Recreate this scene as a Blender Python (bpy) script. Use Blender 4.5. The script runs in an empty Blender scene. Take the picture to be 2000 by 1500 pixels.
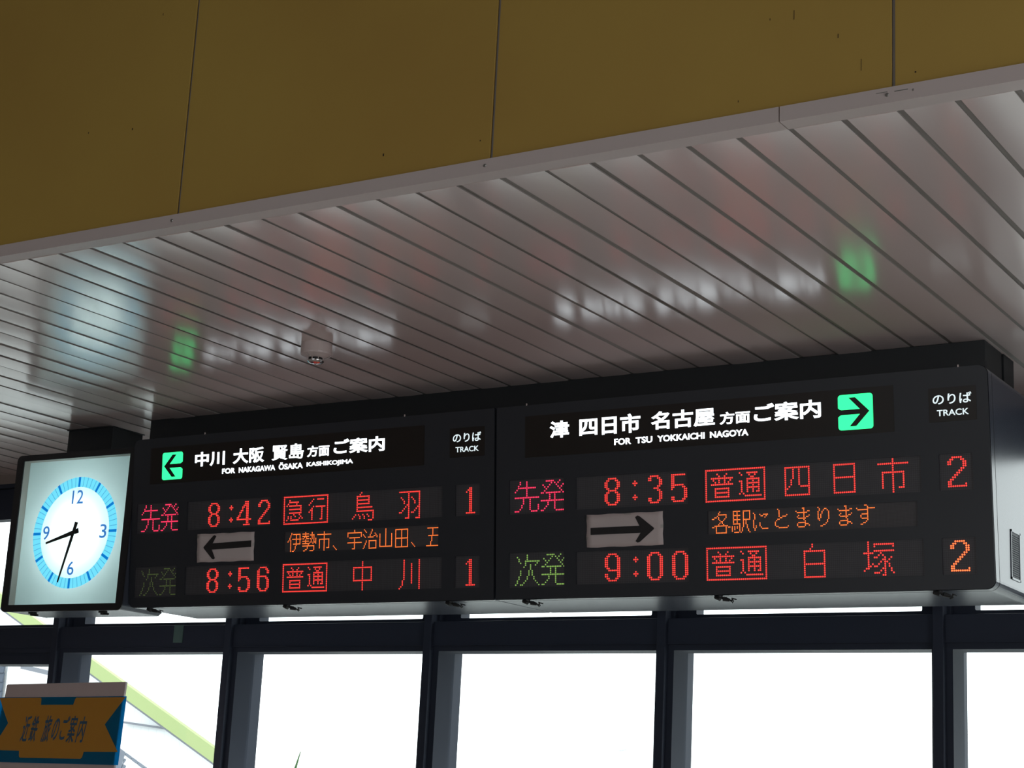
import bpy, bmesh, math, random
from mathutils import Vector, Matrix
random.seed(7)
PI = math.pi
scene = bpy.context.scene
C = scene.collection

# ------------------------------------------------------------------ camera
CAM_F = Vector((-0.52345159, 0.8195405, 0.23313473))
CAM_R = Vector((0.84804014, 0.5276355, 0.04928181))
CAM_U = Vector((0.08262172, -0.22350425, 0.97119488))
EYE = 1.6
cd = bpy.data.cameras.new('camera')
cd.sensor_width = 36.0
cd.lens = 36.0 * 3435.55 / 2000.0
cd.clip_start = 0.05
cd.clip_end = 300
cam = bpy.data.objects.new('camera', cd)
C.objects.link(cam)
m = Matrix((CAM_R, CAM_U, -CAM_F)).transposed().to_4x4()
m.translation = Vector((0, 0, EYE))
cam.matrix_world = m
scene.camera = cam

# ------------------------------------------------------------------ colour management
scene.view_settings.view_transform = 'Standard'
scene.view_settings.look = 'None'
scene.view_settings.gamma = 1.0
scene.view_settings.use_curve_mapping = False
scene.view_settings.exposure = 0.0

# ------------------------------------------------------------------ world: bright overcast sky
SKY = 3.4
world = bpy.data.worlds.new('overcast_sky')
scene.world = world
world.use_nodes = True
bg = world.node_tree.nodes['Background']
bg.inputs[0].default_value = (0.93, 0.975, 1.0, 1)
bg.inputs[1].default_value = SKY


def portal(name, loc, rot, sx, sy):
    l = bpy.data.lights.new(name, 'AREA')
    l.shape = 'RECTANGLE'
    l.size = sx
    l.size_y = sy
    l.energy = 1.0
    l.cycles.is_portal = True
    o = bpy.data.objects.new(name, l)
    o.location = loc
    o.rotation_euler = rot
    C.objects.link(o)


# portals only guide the sampling of the sky through the windows and the assumed, unseen side and rear openings
portal('window_portal', (-5.3, 7.32, 2.0), (-PI / 2, 0, 0), 18.0, 2.3)
portal('side_portal', (4.05, 1.9, 2.0), (0, PI / 2, 0), 2.2, 3.8)
portal('rear_portal', (-3.0, -5.05, 1.5), (PI / 2, 0, 0), 5.0, 1.6)


# ------------------------------------------------------------------ materials
def mat(name, col, rough=0.5, metal=0.0, spec=0.5, noise=0.0, nscale=8.0, bump=0.0, bscale=200.0):
    mm = bpy.data.materials.new(name)
    mm.use_nodes = True
    nt = mm.node_tree
    b = nt.nodes['Principled BSDF']
    b.inputs['Base Color'].default_value = (*col, 1)
    b.inputs['Roughness'].default_value = rough
    b.inputs['Metallic'].default_value = metal
    b.inputs['Specular IOR Level'].default_value = spec
    if noise or bump:
        tc = nt.nodes.new('ShaderNodeTexCoord')
    if noise:
        n = nt.nodes.new('ShaderNodeTexNoise')
        n.inputs['Scale'].default_value = nscale
        n.inputs['Detail'].default_value = 4
        nt.links.new(tc.outputs['Object'], n.inputs['Vector'])
        mx = nt.nodes.new('ShaderNodeMix')
        mx.data_type = 'RGBA'
        mx.inputs[6].default_value = (*[c * (1 - noise) for c in col], 1)
        mx.inputs[7].default_value = (*[min(1, c * (1 + noise)) for c in col], 1)
        nt.links.new(n.outputs['Fac'], mx.inputs[0])
        nt.links.new(mx.outputs[2], b.inputs['Base Color'])
    if bump:
        n2 = nt.nodes.new('ShaderNodeTexNoise')
        n2.inputs['Scale'].default_value = bscale
        nt.links.new(tc.outputs['Object'], n2.inputs['Vector'])
        bp = nt.nodes.new('ShaderNodeBump')
        bp.inputs['Strength'].default_value = bump
        bp.inputs['Distance'].default_value = 0.002
        nt.links.new(n2.outputs['Fac'], bp.inputs['Height'])
        nt.links.new(bp.outputs['Normal'], b.inputs['Normal'])
    return mm


def glow(name, col, strength):
    mm = bpy.data.materials.new(name)
    mm.use_nodes = True
    nt = mm.node_tree
    b = nt.nodes['Principled BSDF']
    b.inputs['Base Color'].default_value = (*[c * 0.3 for c in col], 1)
    b.inputs['Roughness'].default_value = 0.4
    b.inputs['Emission Color'].default_value = (*col, 1)
    b.inputs['Emission Strength'].default_value = strength
    return mm


def translucent(name, col, trans=0.85, gl=0.06, clear=0.0):
    mm = bpy.data.materials.new(name)
    mm.use_nodes = True
    nt = mm.node_tree
    nt.nodes.clear()
    out = nt.nodes.new('ShaderNodeOutputMaterial')
    t = nt.nodes.new('ShaderNodeBsdfTranslucent')
    d = nt.nodes.new('ShaderNodeBsdfDiffuse')
    g = nt.nodes.new('ShaderNodeBsdfGlossy')
    t.inputs[0].default_value = (*col, 1)
    d.inputs[0].default_value = (*col, 1)
    g.inputs['Roughness'].default_value = 0.25
    m1 = nt.nodes.new('ShaderNodeMixShader')
    m1.inputs[0].default_value = trans
    m2 = nt.nodes.new('ShaderNodeMixShader')
    m2.inputs[0].default_value = gl
    nt.links.new(d.outputs[0], m1.inputs[1])
    nt.links.new(t.outputs[0], m1.inputs[2])
    nt.links.new(m1.outputs[0], m2.inputs[1])
    nt.links.new(g.outputs[0], m2.inputs[2])
    nt.links.new(m2.outputs[0], out.inputs[0])
    return mm


def glass_mat(name):
    mm = bpy.data.materials.new(name)
    mm.use_nodes = True
    nt = mm.node_tree
    nt.nodes.clear()
    out = nt.nodes.new('ShaderNodeOutputMaterial')
    t = nt.nodes.new('ShaderNodeBsdfTransparent')
    t.inputs[0].default_value = (0.95, 0.975, 0.965, 1)
    g = nt.nodes.new('ShaderNodeBsdfGlossy')
    g.inputs['Roughness'].default_value = 0.02
    lw = nt.nodes.new('ShaderNodeLayerWeight')
    pw = nt.nodes.new('ShaderNodeMath')
    pw.operation = 'POWER'
    pw.inputs[1].default_value = 5.0
    f = nt.nodes.new('ShaderNodeMath')
    f.operation = 'MULTIPLY_ADD'
    f.inputs[1].default_value = 0.9
    f.inputs[2].default_value = 0.03
    lw.inputs[0].default_value = 0.5
    nt.links.new(lw.outputs['Facing'], pw.inputs[0])
    nt.links.new(pw.outputs[0], f.inputs[0])
    mx = nt.nodes.new('ShaderNodeMixShader')
    nt.links.new(f.outputs[0], mx.inputs[0])
    nt.links.new(t.outputs[0], mx.inputs[1])
    nt.links.new(g.outputs[0], mx.inputs[2])
    nt.links.new(mx.outputs[0], out.inputs[0])
    return mm


M = {}
M['slat'] = mat('white_enamelled_slat', (0.77, 0.645, 0.62), 0.175, spec=1.0, noise=0.03, nscale=1.5)
M['groove'] = mat('grey_joint_strip', (0.30, 0.27, 0.25), 0.6)
M['ptrim'] = mat('cream_painted_trim', (0.68, 0.58, 0.555), 0.42, noise=0.04, nscale=3)
M['screw'] = mat('zinc_screw', (0.35, 0.33, 0.31), 0.4, 0.6)
M['frame'] = mat('dark_bronze_frame', (0.029, 0.035, 0.052), 0.55, 0.0, 0.15)
M['soffit'] = mat('beige_soffit_board', (0.34, 0.27, 0.24), 0.55)
M['glass'] = glass_mat('window_glass')
M['wall'] = mat('light_wall_paint', (0.36, 0.31, 0.28), 0.7)
M['roofin'] = mat('hall_roof_paint', (0.22, 0.2, 0.19), 0.8)
M['floor'] = mat('grey_floor_tile', (0.35, 0.29, 0.26), 0.5, noise=0.15, nscale=2)
M['acryl'] = mat('black_acrylic_face', (0.026, 0.029, 0.036), 0.42, 0, 0.45)
M['signpanel'] = mat('smoked_sign_panel', (0.018, 0.014, 0.012), 0.38, 0, 0.4)
M['case'] = mat('silver_painted_case', (0.062, 0.072, 0.098), 0.26, 0.0, 0.42)
M['duct'] = mat('dark_grey_duct', (0.012, 0.0145, 0.017), 0.5)
M['black'] = mat('black_rubber', (0.012, 0.012, 0.013), 0.5)
M['bezel'] = mat('black_clock_bezel', (0.014, 0.014, 0.016), 0.45)
M['reflect'] = mat('white_reflector', (0.55, 0.58, 0.57), 0.6)
M['paper'] = mat('white_paper', (0.60, 0.52, 0.51), 0.75, noise=0.03, nscale=20)
M['ink'] = mat('black_ink', (0.015, 0.013, 0.014), 0.6)
M['tape'] = M['glass']
M['green'] = glow('green_backlit_sign', (0.030, 1.0, 0.28), 1.65)
M['white'] = glow('white_backlit_letter', (0.86, 0.95, 1.0), 3.0)
M['white2'] = glow('white_backlit_letter_dim', (0.80, 0.93, 0.96), 0.95)
M['led_red'] = glow('red_led', (1.0, 0.045, 0.036), 1.6)
M['led_crimson'] = glow('crimson_led', (1.0, 0.035, 0.105), 1.5)
M['led_orange'] = glow('orange_led', (1.0, 0.17, 0.03), 1.9)
M['led_amber'] = glow('amber_led', (1.0, 0.13, 0.035), 2.6)
M['led_green'] = glow('green_led', (0.30, 0.55, 0.12), 0.75)
M['led_green_dim'] = glow('dim_green_led', (0.2, 0.28, 0.09), 0.22)
M['plastic'] = mat('white_plastic', (0.62, 0.52, 0.50), 0.35)
M['chrome'] = mat('chrome', (0.8, 0.8, 0.8), 0.12, 1.0)
M['hand'] = mat('black_clock_hand', (0.01, 0.012, 0.012), 0.5)
M['ring'] = glow('cyan_dial_print', (0.16, 0.72, 0.95), 1.0)
M['hourmark'] = glow('blue_dial_print', (0.0, 0.19, 0.60), 0.95)
M['tick'] = glow('teal_dial_print', (0.06, 0.40, 0.58), 0.9)
M['numeral'] = glow('blue_numeral_print', (0.035, 0.19, 0.56), 0.9)
M['diffuser'] = translucent('opal_clock_face', (0.80, 0.87, 0.87), 0.9, 0.03)
M['tube'] = glow('fluorescent_ring_tube', (0.88, 1.0, 0.99), 19.0)


def yellow_mat():
    mm = mat('ochre_painted_panel', (0.50, 0.335, 0.062), 0.5)
    nt = mm.node_tree
    b = nt.nodes['Principled BSDF']
    tc = nt.nodes.new('ShaderNodeTexCoord')
    n = nt.nodes.new('ShaderNodeTexNoise')
    n.inputs['Scale'].default_value = 1.1
    n.inputs['Detail'].default_value = 5
    r = nt.nodes.new('ShaderNodeValToRGB')
    r.color_ramp.elements[0].position = 0.35
    r.color_ramp.elements[1].position = 0.7
    r.color_ramp.elements[0].color = (0.49, 0.305, 0.066, 1)
    r.color_ramp.elements[1].color = (0.54, 0.355, 0.076, 1)
    v = nt.nodes.new('ShaderNodeTexVoronoi')           # sparse dust specks
    v.inputs['Scale'].default_value = 4.5
    lt = nt.nodes.new('ShaderNodeMath')
    lt.operation = 'LESS_THAN'
    lt.inputs[1].default_value = 0.022
    mx = nt.nodes.new('ShaderNodeMix')
    mx.data_type = 'RGBA'
    mx.inputs[7].default_value = (0.06, 0.03, 0.015, 1)
    nt.links.new(tc.outputs['Object'], n.inputs['Vector'])
    nt.links.new(tc.outputs['Object'], v.inputs['Vector'])
    nt.links.new(n.outputs['Fac'], r.inputs['Fac'])
    nt.links.new(v.outputs['Distance'], lt.inputs[0])
    nt.links.new(lt.outputs[0], mx.inputs[0])
    nt.links.new(r.outputs[0], mx.inputs[6])
    nt.links.new(mx.outputs[2], b.inputs['Base Color'])
    return mm


M['yellow'] = yellow_mat()


def led_panel_mat(name, pitch, dark, light):
    """unlit dot matrix: faint grid of dark lenses"""
    mm = mat(name, dark, 0.5)
    nt = mm.node_tree
    b = nt.nodes['Principled BSDF']
    tc = nt.nodes.new('ShaderNodeTexCoord')
    sp = nt.nodes.new('ShaderNodeSeparateXYZ')
    nt.links.new(tc.outputs['Object'], sp.inputs[0])
    outs = []
    for ax in (0, 1):
        mu = nt.nodes.new('ShaderNodeMath')
        mu.operation = 'MULTIPLY'
        mu.inputs[1].default_value = 2 * PI / pitch
        si = nt.nodes.new('ShaderNodeMath')
        si.operation = 'SINE'
        nt.links.new(sp.outputs[ax], mu.inputs[0])
        nt.links.new(mu.outputs[0], si.inputs[0])
        outs.append(si)
    ad = nt.nodes.new('ShaderNodeMath')
    ad.operation = 'ADD'
    nt.links.new(outs[0].outputs[0], ad.inputs[0])
    nt.links.new(outs[1].outputs[0], ad.inputs[1])
    mr = nt.nodes.new('ShaderNodeMapRange')
    mr.inputs[1].default_value = -1.0
    mr.inputs[2].default_value = 1.5
    nt.links.new(ad.outputs[0], mr.inputs[0])
    mx = nt.nodes.new('ShaderNodeMix')
    mx.data_type = 'RGBA'
    mx.inputs[6].default_value = (*dark, 1)
    mx.inputs[7].default_value = (*light, 1)
    nt.links.new(mr.outputs[0], mx.inputs[0])
    nt.links.new(mx.outputs[2], b.inputs['Base Color'])
    return mm


M['ledpanel'] = led_panel_mat('unlit_led_matrix', 0.00795, (0.046, 0.045, 0.051), (0.074, 0.072, 0.081))
M['ledpanel_fine'] = led_panel_mat('unlit_fine_led_matrix', 0.00535, (0.054, 0.050, 0.054), (0.078, 0.072, 0.078))


# ------------------------------------------------------------------ object helpers
def tagit(o, label=None, cat=None, group=None, kind=None):
    if label:
        o['label'] = label
    if cat:
        o['category'] = cat
    if group:
        o['group'] = group
    if kind:
        o['kind'] = kind
    return o


def empty(name, loc=(0, 0, 0), mtx=None, **k):
    o = bpy.data.objects.new(name, None)
    o.empty_display_size = 0.1
    C.objects.link(o)
    if mtx is not None:
        o.matrix_world = mtx
    else:
        o.location = loc
    return tagit(o, **k)


def link_mesh(name, me, material, parent=None, **k):
    if material is not None:
        me.materials.clear()
        me.materials.append(material)
    o = bpy.data.objects.new(name, me)
    C.objects.link(o)
    if parent is not None:
        o.parent = parent
    return tagit(o, **k)


def bm_obj(name, bm, material, parent=None, smooth=False, **k):
    me = bpy.data.meshes.new(name)
    bmesh.ops.recalc_face_normals(bm, faces=bm.faces)
    bm.to_mesh(me)
    bm.free()
    if smooth:
        for p in me.polygons:
            p.use_smooth = True
    return link_mesh(name, me, material, parent, **k)


def add_box(bm, x0, x1, y0, y1, z0, z1, bev=0.0):
    r = bmesh.ops.create_cube(bm, size=1.0)
    vs = r['verts']
    for v in vs:
        v.co = Vector(((x0 + x1) / 2 + v.co.x * (x1 - x0), (y0 + y1) / 2 + v.co.y * (y1 - y0), (z0 + z1) / 2 + v.co.z * (z1 - z0)))
    if bev:
        es = list({e for v in vs for e in v.link_edges})
        bmesh.ops.bevel(bm, geom=es, offset=bev, segments=2, profile=0.5, affect='EDGES')


def box_obj(name, b, material, parent=None, bev=0.0, **k):
    bm = bmesh.new()
    add_box(bm, *b, bev=bev)
    return bm_obj(name, bm, material, parent, **k)


def add_cyl(bm, p0, p1, r0, r1=None, n=16, cap=True):
    p0, p1 = Vector(p0), Vector(p1)
    r1 = r0 if r1 is None else r1
    d = p1 - p0
    q = d.to_track_quat('Z', 'Y').to_matrix().to_4x4()
    q.translation = (p0 + p1) / 2
    bmesh.ops.create_cone(bm, cap_ends=cap, segments=n, radius1=r0, radius2=r1, depth=d.length, matrix=q)


def add_tube(bm, pts, r, n=6):
    for a, b in zip(pts[:-1], pts[1:]):
        add_cyl(bm, a, b, r, n=n)


def curve_mesh(cu):
    o = bpy.data.objects.new('tmp', cu)
    me = bpy.data.meshes.new_from_object(o)
    bpy.data.objects.remove(o)
    return me


def plate(polys, depth, w0=0.0):
    """flat plate in the XY plane (holes by nesting), front face at z = w0"""
    cu = bpy.data.curves.new('plate', 'CURVE')
    cu.dimensions = '2D'
    cu.fill_mode = 'BOTH'
    cu.extrude = depth / 2
    for poly in polys:
        s = cu.splines.new('POLY')
        s.points.add(len(poly) - 1)
        for p, (x, y) in zip(s.points, poly):
            p.co = (x, y, 0, 1)
        s.use_cyclic_u = True
    me = curve_mesh(cu)
    for v in me.vertices:
        v.co.z += w0 - depth / 2
    bpy.data.curves.remove(cu)
    return me


def rrect(x0, x1, y0, y1, r=0.0, n=5, rs=None):
    """rounded rectangle outline; rs = radii (bl, br, tr, tl)"""
    rs = rs or (r, r, r, r)
    out = []
    for (cx, cy, a0, rr) in ((x0, y0, PI, rs[0]), (x1, y0, 1.5 * PI, rs[1]), (x1, y1, 0, rs[2]), (x0, y1, 0.5 * PI, rs[3])):
        sx = 1 if cx == x0 else -1
        sy = 1 if cy == y0 else -1
        if rr <= 0:
            out.append((cx, cy))
            continue
        for i in range(n + 1):
            a = a0 + i / n * PI / 2
            out.append((cx + sx * rr + rr * math.cos(a), cy + sy * rr + rr * math.sin(a)))
    return out


def text_mesh(body, u0, v0, u1, v1, w0, depth=0.003, bold=0.0, shear=0.0):
    cu = bpy.data.curves.new('text', 'FONT')
    cu.body = body
    cu.bevel_depth = max(bold, 0.0)
    cu.bevel_resolution = 1
    cu.extrude = 0.01
    cu.resolution_u = 4
    cu.fill_mode = 'BOTH'
    cu.shear = shear
    me = curve_mesh(cu)
    xs = [v.co.x for v in me.vertices]
    ys = [v.co.y for v in me.vertices]
    ax, bx, ay, by = min(xs), max(xs), min(ys), max(ys)
    zr = 2 * max(abs(v.co.z) for v in me.vertices)
    for v in me.vertices:
        v.co = Vector((u0 + (v.co.x - ax) / (bx - ax) * (u1 - u0), v0 + (v.co.y - ay) / (by - ay) * (v1 - v0), w0 + v.co.z / zr * depth))
    bpy.data.curves.remove(cu)
    return me


# ------------------------------------------------------------------ the setting
ZC = 3.37            # underside of the slatted ceiling
YF = 3.99            # ochre fascia
YW = 7.14            # glass plane of the window wall

floor = box_obj('floor', (-14.2, 4.2, -5.2, 7.4, -0.1, 0.0), M['floor'], kind='structure')
# hall walls out of frame, with assumed openings added and sized to light the hall
bm = bmesh.new()
add_box(bm, -14.2, -14.0, -5.2, 7.4, 0, 6.1)
bm_obj('wall_left', bm, M['wall'], kind='structure')
bm = bmesh.new()
add_box(bm, 4.0, 4.2, -5.2, 7.4, 0, 0.5)
add_box(bm, 4.0, 4.2, -5.2, 7.4, 3.2, 6.1)
add_box(bm, 4.0, 4.2, -5.2, 0.0, 0.5, 3.2)
add_box(bm, 4.0, 4.2, 3.8, 7.4, 0.5, 3.2)
bm_obj('wall_right', bm, M['wall'], kind='structure')
bm = bmesh.new()
add_box(bm, -14.0, 4.0, -5.2, -5.0, 0, 0.5)
add_box(bm, -14.0, 4.0, -5.2, -5.0, 2.3, 6.1)
add_box(bm, -14.0, -5.5, -5.2, -5.0, 0.5, 2.3)
add_box(bm, -0.5, 4.0, -5.2, -5.0, 0.5, 2.3)
bm_obj('wall_rear', bm, M['wall'], kind='structure')
box_obj('ceiling', (-14.2, 4.2, -5.2, 4.2, 6.1, 6.2), M['roofin'], kind='structure')

# ochre fascia made of separate panels
fascia = empty('wall_front', (0, 0, 0), kind='structure')
seam0 = -2.6598
pitch = 1.2097
for k in range(-9, 6):
    xa = seam0 + pitch * k + 0.0045
    xb = seam0 + pitch * (k + 1) - 0.0045
    xa, xb = max(xa, -14.0), min(xb, 4.0)
    if xb <= xa:
        continue
    box_obj('panel', (xa, xb, YF, YF + 0.0062, 3.405, 6.1), M['yellow'], fascia, bev=0.0015)
box_obj('backing_board', (-14.0, 4.0, YF + 0.0066, YF + 0.09, 3.405, 6.1), M['groove'], fascia)

# cream trim under the fascia: front face + flange, in two lengths with a butt joint
for n, (xa, xb) in enumerate(((-14.0, -1.7575), (-1.7545, 4.0))):
    bm = bmesh.new()
    add_box(bm, xa, xb, YF - 0.012, YF + 0.004, ZC, 3.412)
    add_box(bm, xa, xb, YF + 0.004, 4.0376, ZC, ZC + 0.006)
    tr = bm_obj('trim_%d' % (n + 1), bm, M['ptrim'], kind='structure')
    for k in range(-8, 5):
        sx = seam0 + pitch * k - 0.012
        if xa < sx < xb and -6.5 < sx < -0.5:
            bm = bmesh.new()
            add_cyl(bm, (sx, YF - 0.0115, 3.392), (sx, YF - 0.0145, 3.392), 0.006, 0.004, 12)
            add_cyl(bm, (sx, YF - 0.0140, 3.392), (sx, YF - 0.0150, 3.392), 0.0025, 0.0025, 6)
            bm_obj('screw', bm, M['screw'], tr)

# slatted ceiling: one mesh shared by every slat
ceil = empty('ceiling', (0, 0, ZC), kind='structure')
SP = 0.1271 * 1.18
X0 = -3.9029 * 1.18
GAP = 0.0175
SW = SP - GAP
Y0, Y1 = 4.0376, 7.1398


def slat_mesh():
    bm = bmesh.new()
    prof = []
    nseg = 8
    sag = 0.0008
    for i in range(nseg + 1):
        t = i / nseg
        x = -SW / 2 + t * SW
        edge = 0.0
        prof.append((x, -sag * 4 * t * (1 - t) + sag + edge))
    prof = [(-SW / 2, 0.0056)] + prof + [(SW / 2, 0.0056)]
    rows = []
    ys = [Y0 + (Y1 - Y0) * j / 10 for j in range(11)]
    for y in ys:
        rows.append([bm.verts.new((x, y, z)) for x, z in prof])
    for a, b in zip(rows[:-1], rows[1:]):
        for i in range(len(prof) - 1):
            f = bm.faces.new((a[i], a[i + 1], b[i + 1], b[i]))
            f.smooth = 0 < i < len(prof) - 2
    for rr in (rows[0], rows[-1]):
        bm.faces.new(rr)
    bmesh.ops.recalc_face_normals(bm, faces=bm.faces)
    for e in bm.edges:
        if e.is_boundary or any(not f.smooth for f in e.link_faces):
            e.smooth = False
    for f in bm.faces:
        if not f.smooth and abs(f.normal.x) > 0.5:
            f.material_index = 1
    me = bpy.data.meshes.new('slat')
    bm.to_mesh(me)
    bm.free()
    me.materials.append(M['slat'])
    me.materials.append(M['groove'])
    return me


sm = slat_mesh()
k = -62
while True:
    xc = X0 + SP * (k + 0.5) + GAP * 0.35
    k += 1
    if xc < -13.9:
        continue
    if xc > 3.9:
        break
    o = bpy.data.objects.new('slat', sm)
    o.location = (xc, 0, 0)
    # tiny differences of hang between slats, as the broken reflections show
    o.rotation_euler = (random.uniform(-1, 1) * 0.0006, random.uniform(-1, 1) * 0.0012, 0)
    o.parent = ceil
    C.objects.link(o)
box_obj('joint_strip', (-14.0, 4.0, 4.0385, 7.16, 0.0042, 0.03), M['groove'], ceil)
box_obj('slab', (-14.2, 4.2, 4.08, 7.4, 0.031, 0.2), M['roofin'], ceil)

# ------------------------------------------------------------------ window wall
wall_b = empty('wall_back', (0, 0, 0), kind='structure')
box_obj('soffit_board', (-14.0, -7.955, YW - 0.02, YW + 0.2, 3.302, ZC - 0.001), M['soffit'], wall_b)
box_obj('soffit_board', (-7.951, 4.0, YW - 0.02, YW + 0.2, 3.302, ZC - 0.001), M['soffit'], wall_b)
box_obj('sill_wall', (-14.0, 4.0, YW - 0.06, YW + 0.2, 0.0, 0.85), M['wall'], wall_b)

BP = 1.2562
XL0 = -7.3232 + 0.0015            # glass left edge of the reference bay
trim_n = 3


def struct_box(b, bev=0.002):
    global trim_n
    o = box_obj('trim_%d' % trim_n, b, M['frame'], kind='structure', bev=bev)
    trim_n += 1
    return o


struct_box((-14.0, 4.0, YW - 0.07, YW + 0.12, 3.276, 3.301))                 # head
struct_box((-14.0, 4.0, YW - 0.04, YW + 0.1, 3.165, 3.2755))
win_n = 1
tape_done = False
for i in range(-5, 9):
    xl = XL0 + BP * i
    xn = xl + BP
    # mullion at the left of the bay (front nose + web)
    bm = bmesh.new()
    add_box(bm, xl - 0.073, xl - 0.029, 6.968, YW + 0.1, 0.85, 3.275, bev=0.003)
    add_box(bm, xl - 0.086, xl - 0.016, 7.02, YW + 0.09, 0.851, 3.274)
    bm_obj('trim_%d' % trim_n, bm, M['frame'], kind='structure')
    trim_n += 1
    if xn > 4.2:
        break
    # transom beam between mullions
    low = 2.329
    thick = i == -1
    bm = bmesh.new()
    add_box(bm, xl - 0.029, xn - 0.073, 6.990, YW + 0.09, low if not thick else 2.30, 2.444, bev=0.002)
    add_box(bm, xl - 0.029, xn - 0.073, 6.986, 6.9905, low, low + 0.004)
    bm_obj('trim_%d' % trim_n, bm, M['frame'], kind='structure')
    trim_n += 1
    w = empty('window_%d' % win_n, (0, 0, 0), kind='structure')
    win_n += 1
    # lower fixed light: rotate plate so that plate XY = world XZ
    ztop = 2.3033 if not thick else 2.2386
    RX = Matrix.Rotation(PI / 2, 4, 'X')
    outer = rrect(xl - 0.029, xn - 0.073, 0.86, low if not thick else 2.30)
    gr = xn - 0.088 if not thick else -7.5734 * 7.0 / 7.14
    hole = rrect(xl, gr, 0.93, ztop)
    me = plate([outer, hole], 0.14, 0)
    me.transform(Matrix.Translation((0, YW - 0.14, 0)) @ RX @ Matrix.Translation((0, 0, 0)))
    link_mesh('sash_frame', me, M['frame'], w)
    box_obj('glass_pane', (xl - 0.01, gr + 0.01, YW - 0.02, YW - 0.014, 0.92, ztop + 0.01), M['glass'], w)
    # upper opening light
    outer = rrect(xl - 0.029, xn - 0.073, 2.4445, 3.164)
    hole = rrect(xl + 0.073, xn - 0.150, 2.4673, 3.0866, 0.006, 3)
    me = plate([outer, hole], 0.075, 0)
    me.transform(Matrix.Translation((0, YW - 0.075, 0)) @ RX)
    link_mesh('upper_sash', me, M['frame'], w)
    box_obj('glass_pane', (xl + 0.06, xn - 0.09, YW - 0.03, YW - 0.024, 2.450, 3.095), M['glass'], w)

# green-grey tape hanging on the beam
tagit(box_obj('tape_strip', (-6.505, -6.441, 6.9845, 6.9885, 2.352, 2.445), mat('sea_green_tape', (0.075, 0.135, 0.12), 0.6)),
      'small sea-green strip of tape stuck on the dark window beam under the clock', 'tape')

# ------------------------------------------------------------------ ducts above board and clock
ZB = 2.4268
board_duct = empty('board_mounting_duct', (-4.0, 6.35, 3.229), label='dark grey mounting duct between the departure boards and the slatted ceiling', cat='duct')


def bx(name, b, material, parent, **k):
    o = box_obj(name, b, material, None, **k)
    o.parent = parent
    o.matrix_parent_inverse = parent.matrix_world.inverted() if parent.matrix_world != Matrix() else Matrix()
    return o


def rel(parent_loc, b):
    x, y, z = parent_loc
    return (b[0] - x, b[1] - x, b[2] - y, b[3] - y, b[4] - z, b[5] - z)


dl = (-4.0, 6.35, 3.229)
box_obj('front_channel', rel(dl, (-6.0955, -1.917, 6.242, 6.452, 3.2295, ZC - 0.0005)), M['duct'], board_duct, bev=0.002)
box_obj('rear_channel', rel(dl, (-6.0955, -1.913, 6.466, 6.594, 3.2295, ZC - 0.0005)), M['duct'], board_duct, bev=0.002)
box_obj('joint_web', rel(dl, (-6.08, -1.93, 6.452, 6.466, 3.2295, ZC - 0.0005)), M['black'], board_duct)
clock_duct = empty('clock_mounting_duct', (-6.54, 6.38, 3.203), label='short dark mounting duct between the square clock and the slatted ceiling', cat='duct')
dl = (-6.54, 6.38, 3.203)
box_obj('channel', rel(dl, (-6.699, -6.385, 6.277, 6.49, 3.2035, ZC - 0.0005)), M['duct'], clock_duct, bev=0.002)
box_obj('ceiling_flange', rel(dl, (-6.706, -6.378, 6.270, 6.497, ZC - 0.006, ZC - 0.0003)), M['duct'], clock_duct)

# ------------------------------------------------------------------ departure boards
TILT = 0.0866
B0 = Vector((-5.102 * 1.18, 5.2 * 1.18, EYE + 0.7007 * 1.18))
BU = Vector((1, 0, 0))
BV = Vector((0, -math.sin(TILT), math.cos(TILT)))
BN = BU.cross(BV)
BROT = Matrix((BU, BV, BN)).transposed().to_4x4()
BH = 0.8053
DOT_P = 0.00795


def parse(s):
    pts = set()
    for part in s.split(';'):
        rs, cs = part.split(':')

        def rng(t):
            if '-' in t:
                a, b = t.split('-')
                return range(int(a), int(b) + 1)
            return [int(t)]
        rows = [r for q in rs.split(',') for r in rng(q)]
        cols = [c for q in cs.split(',') for c in rng(q)]
        for r in rows:
            for c in cols:
                pts.add((c, r))
    return pts


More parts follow.
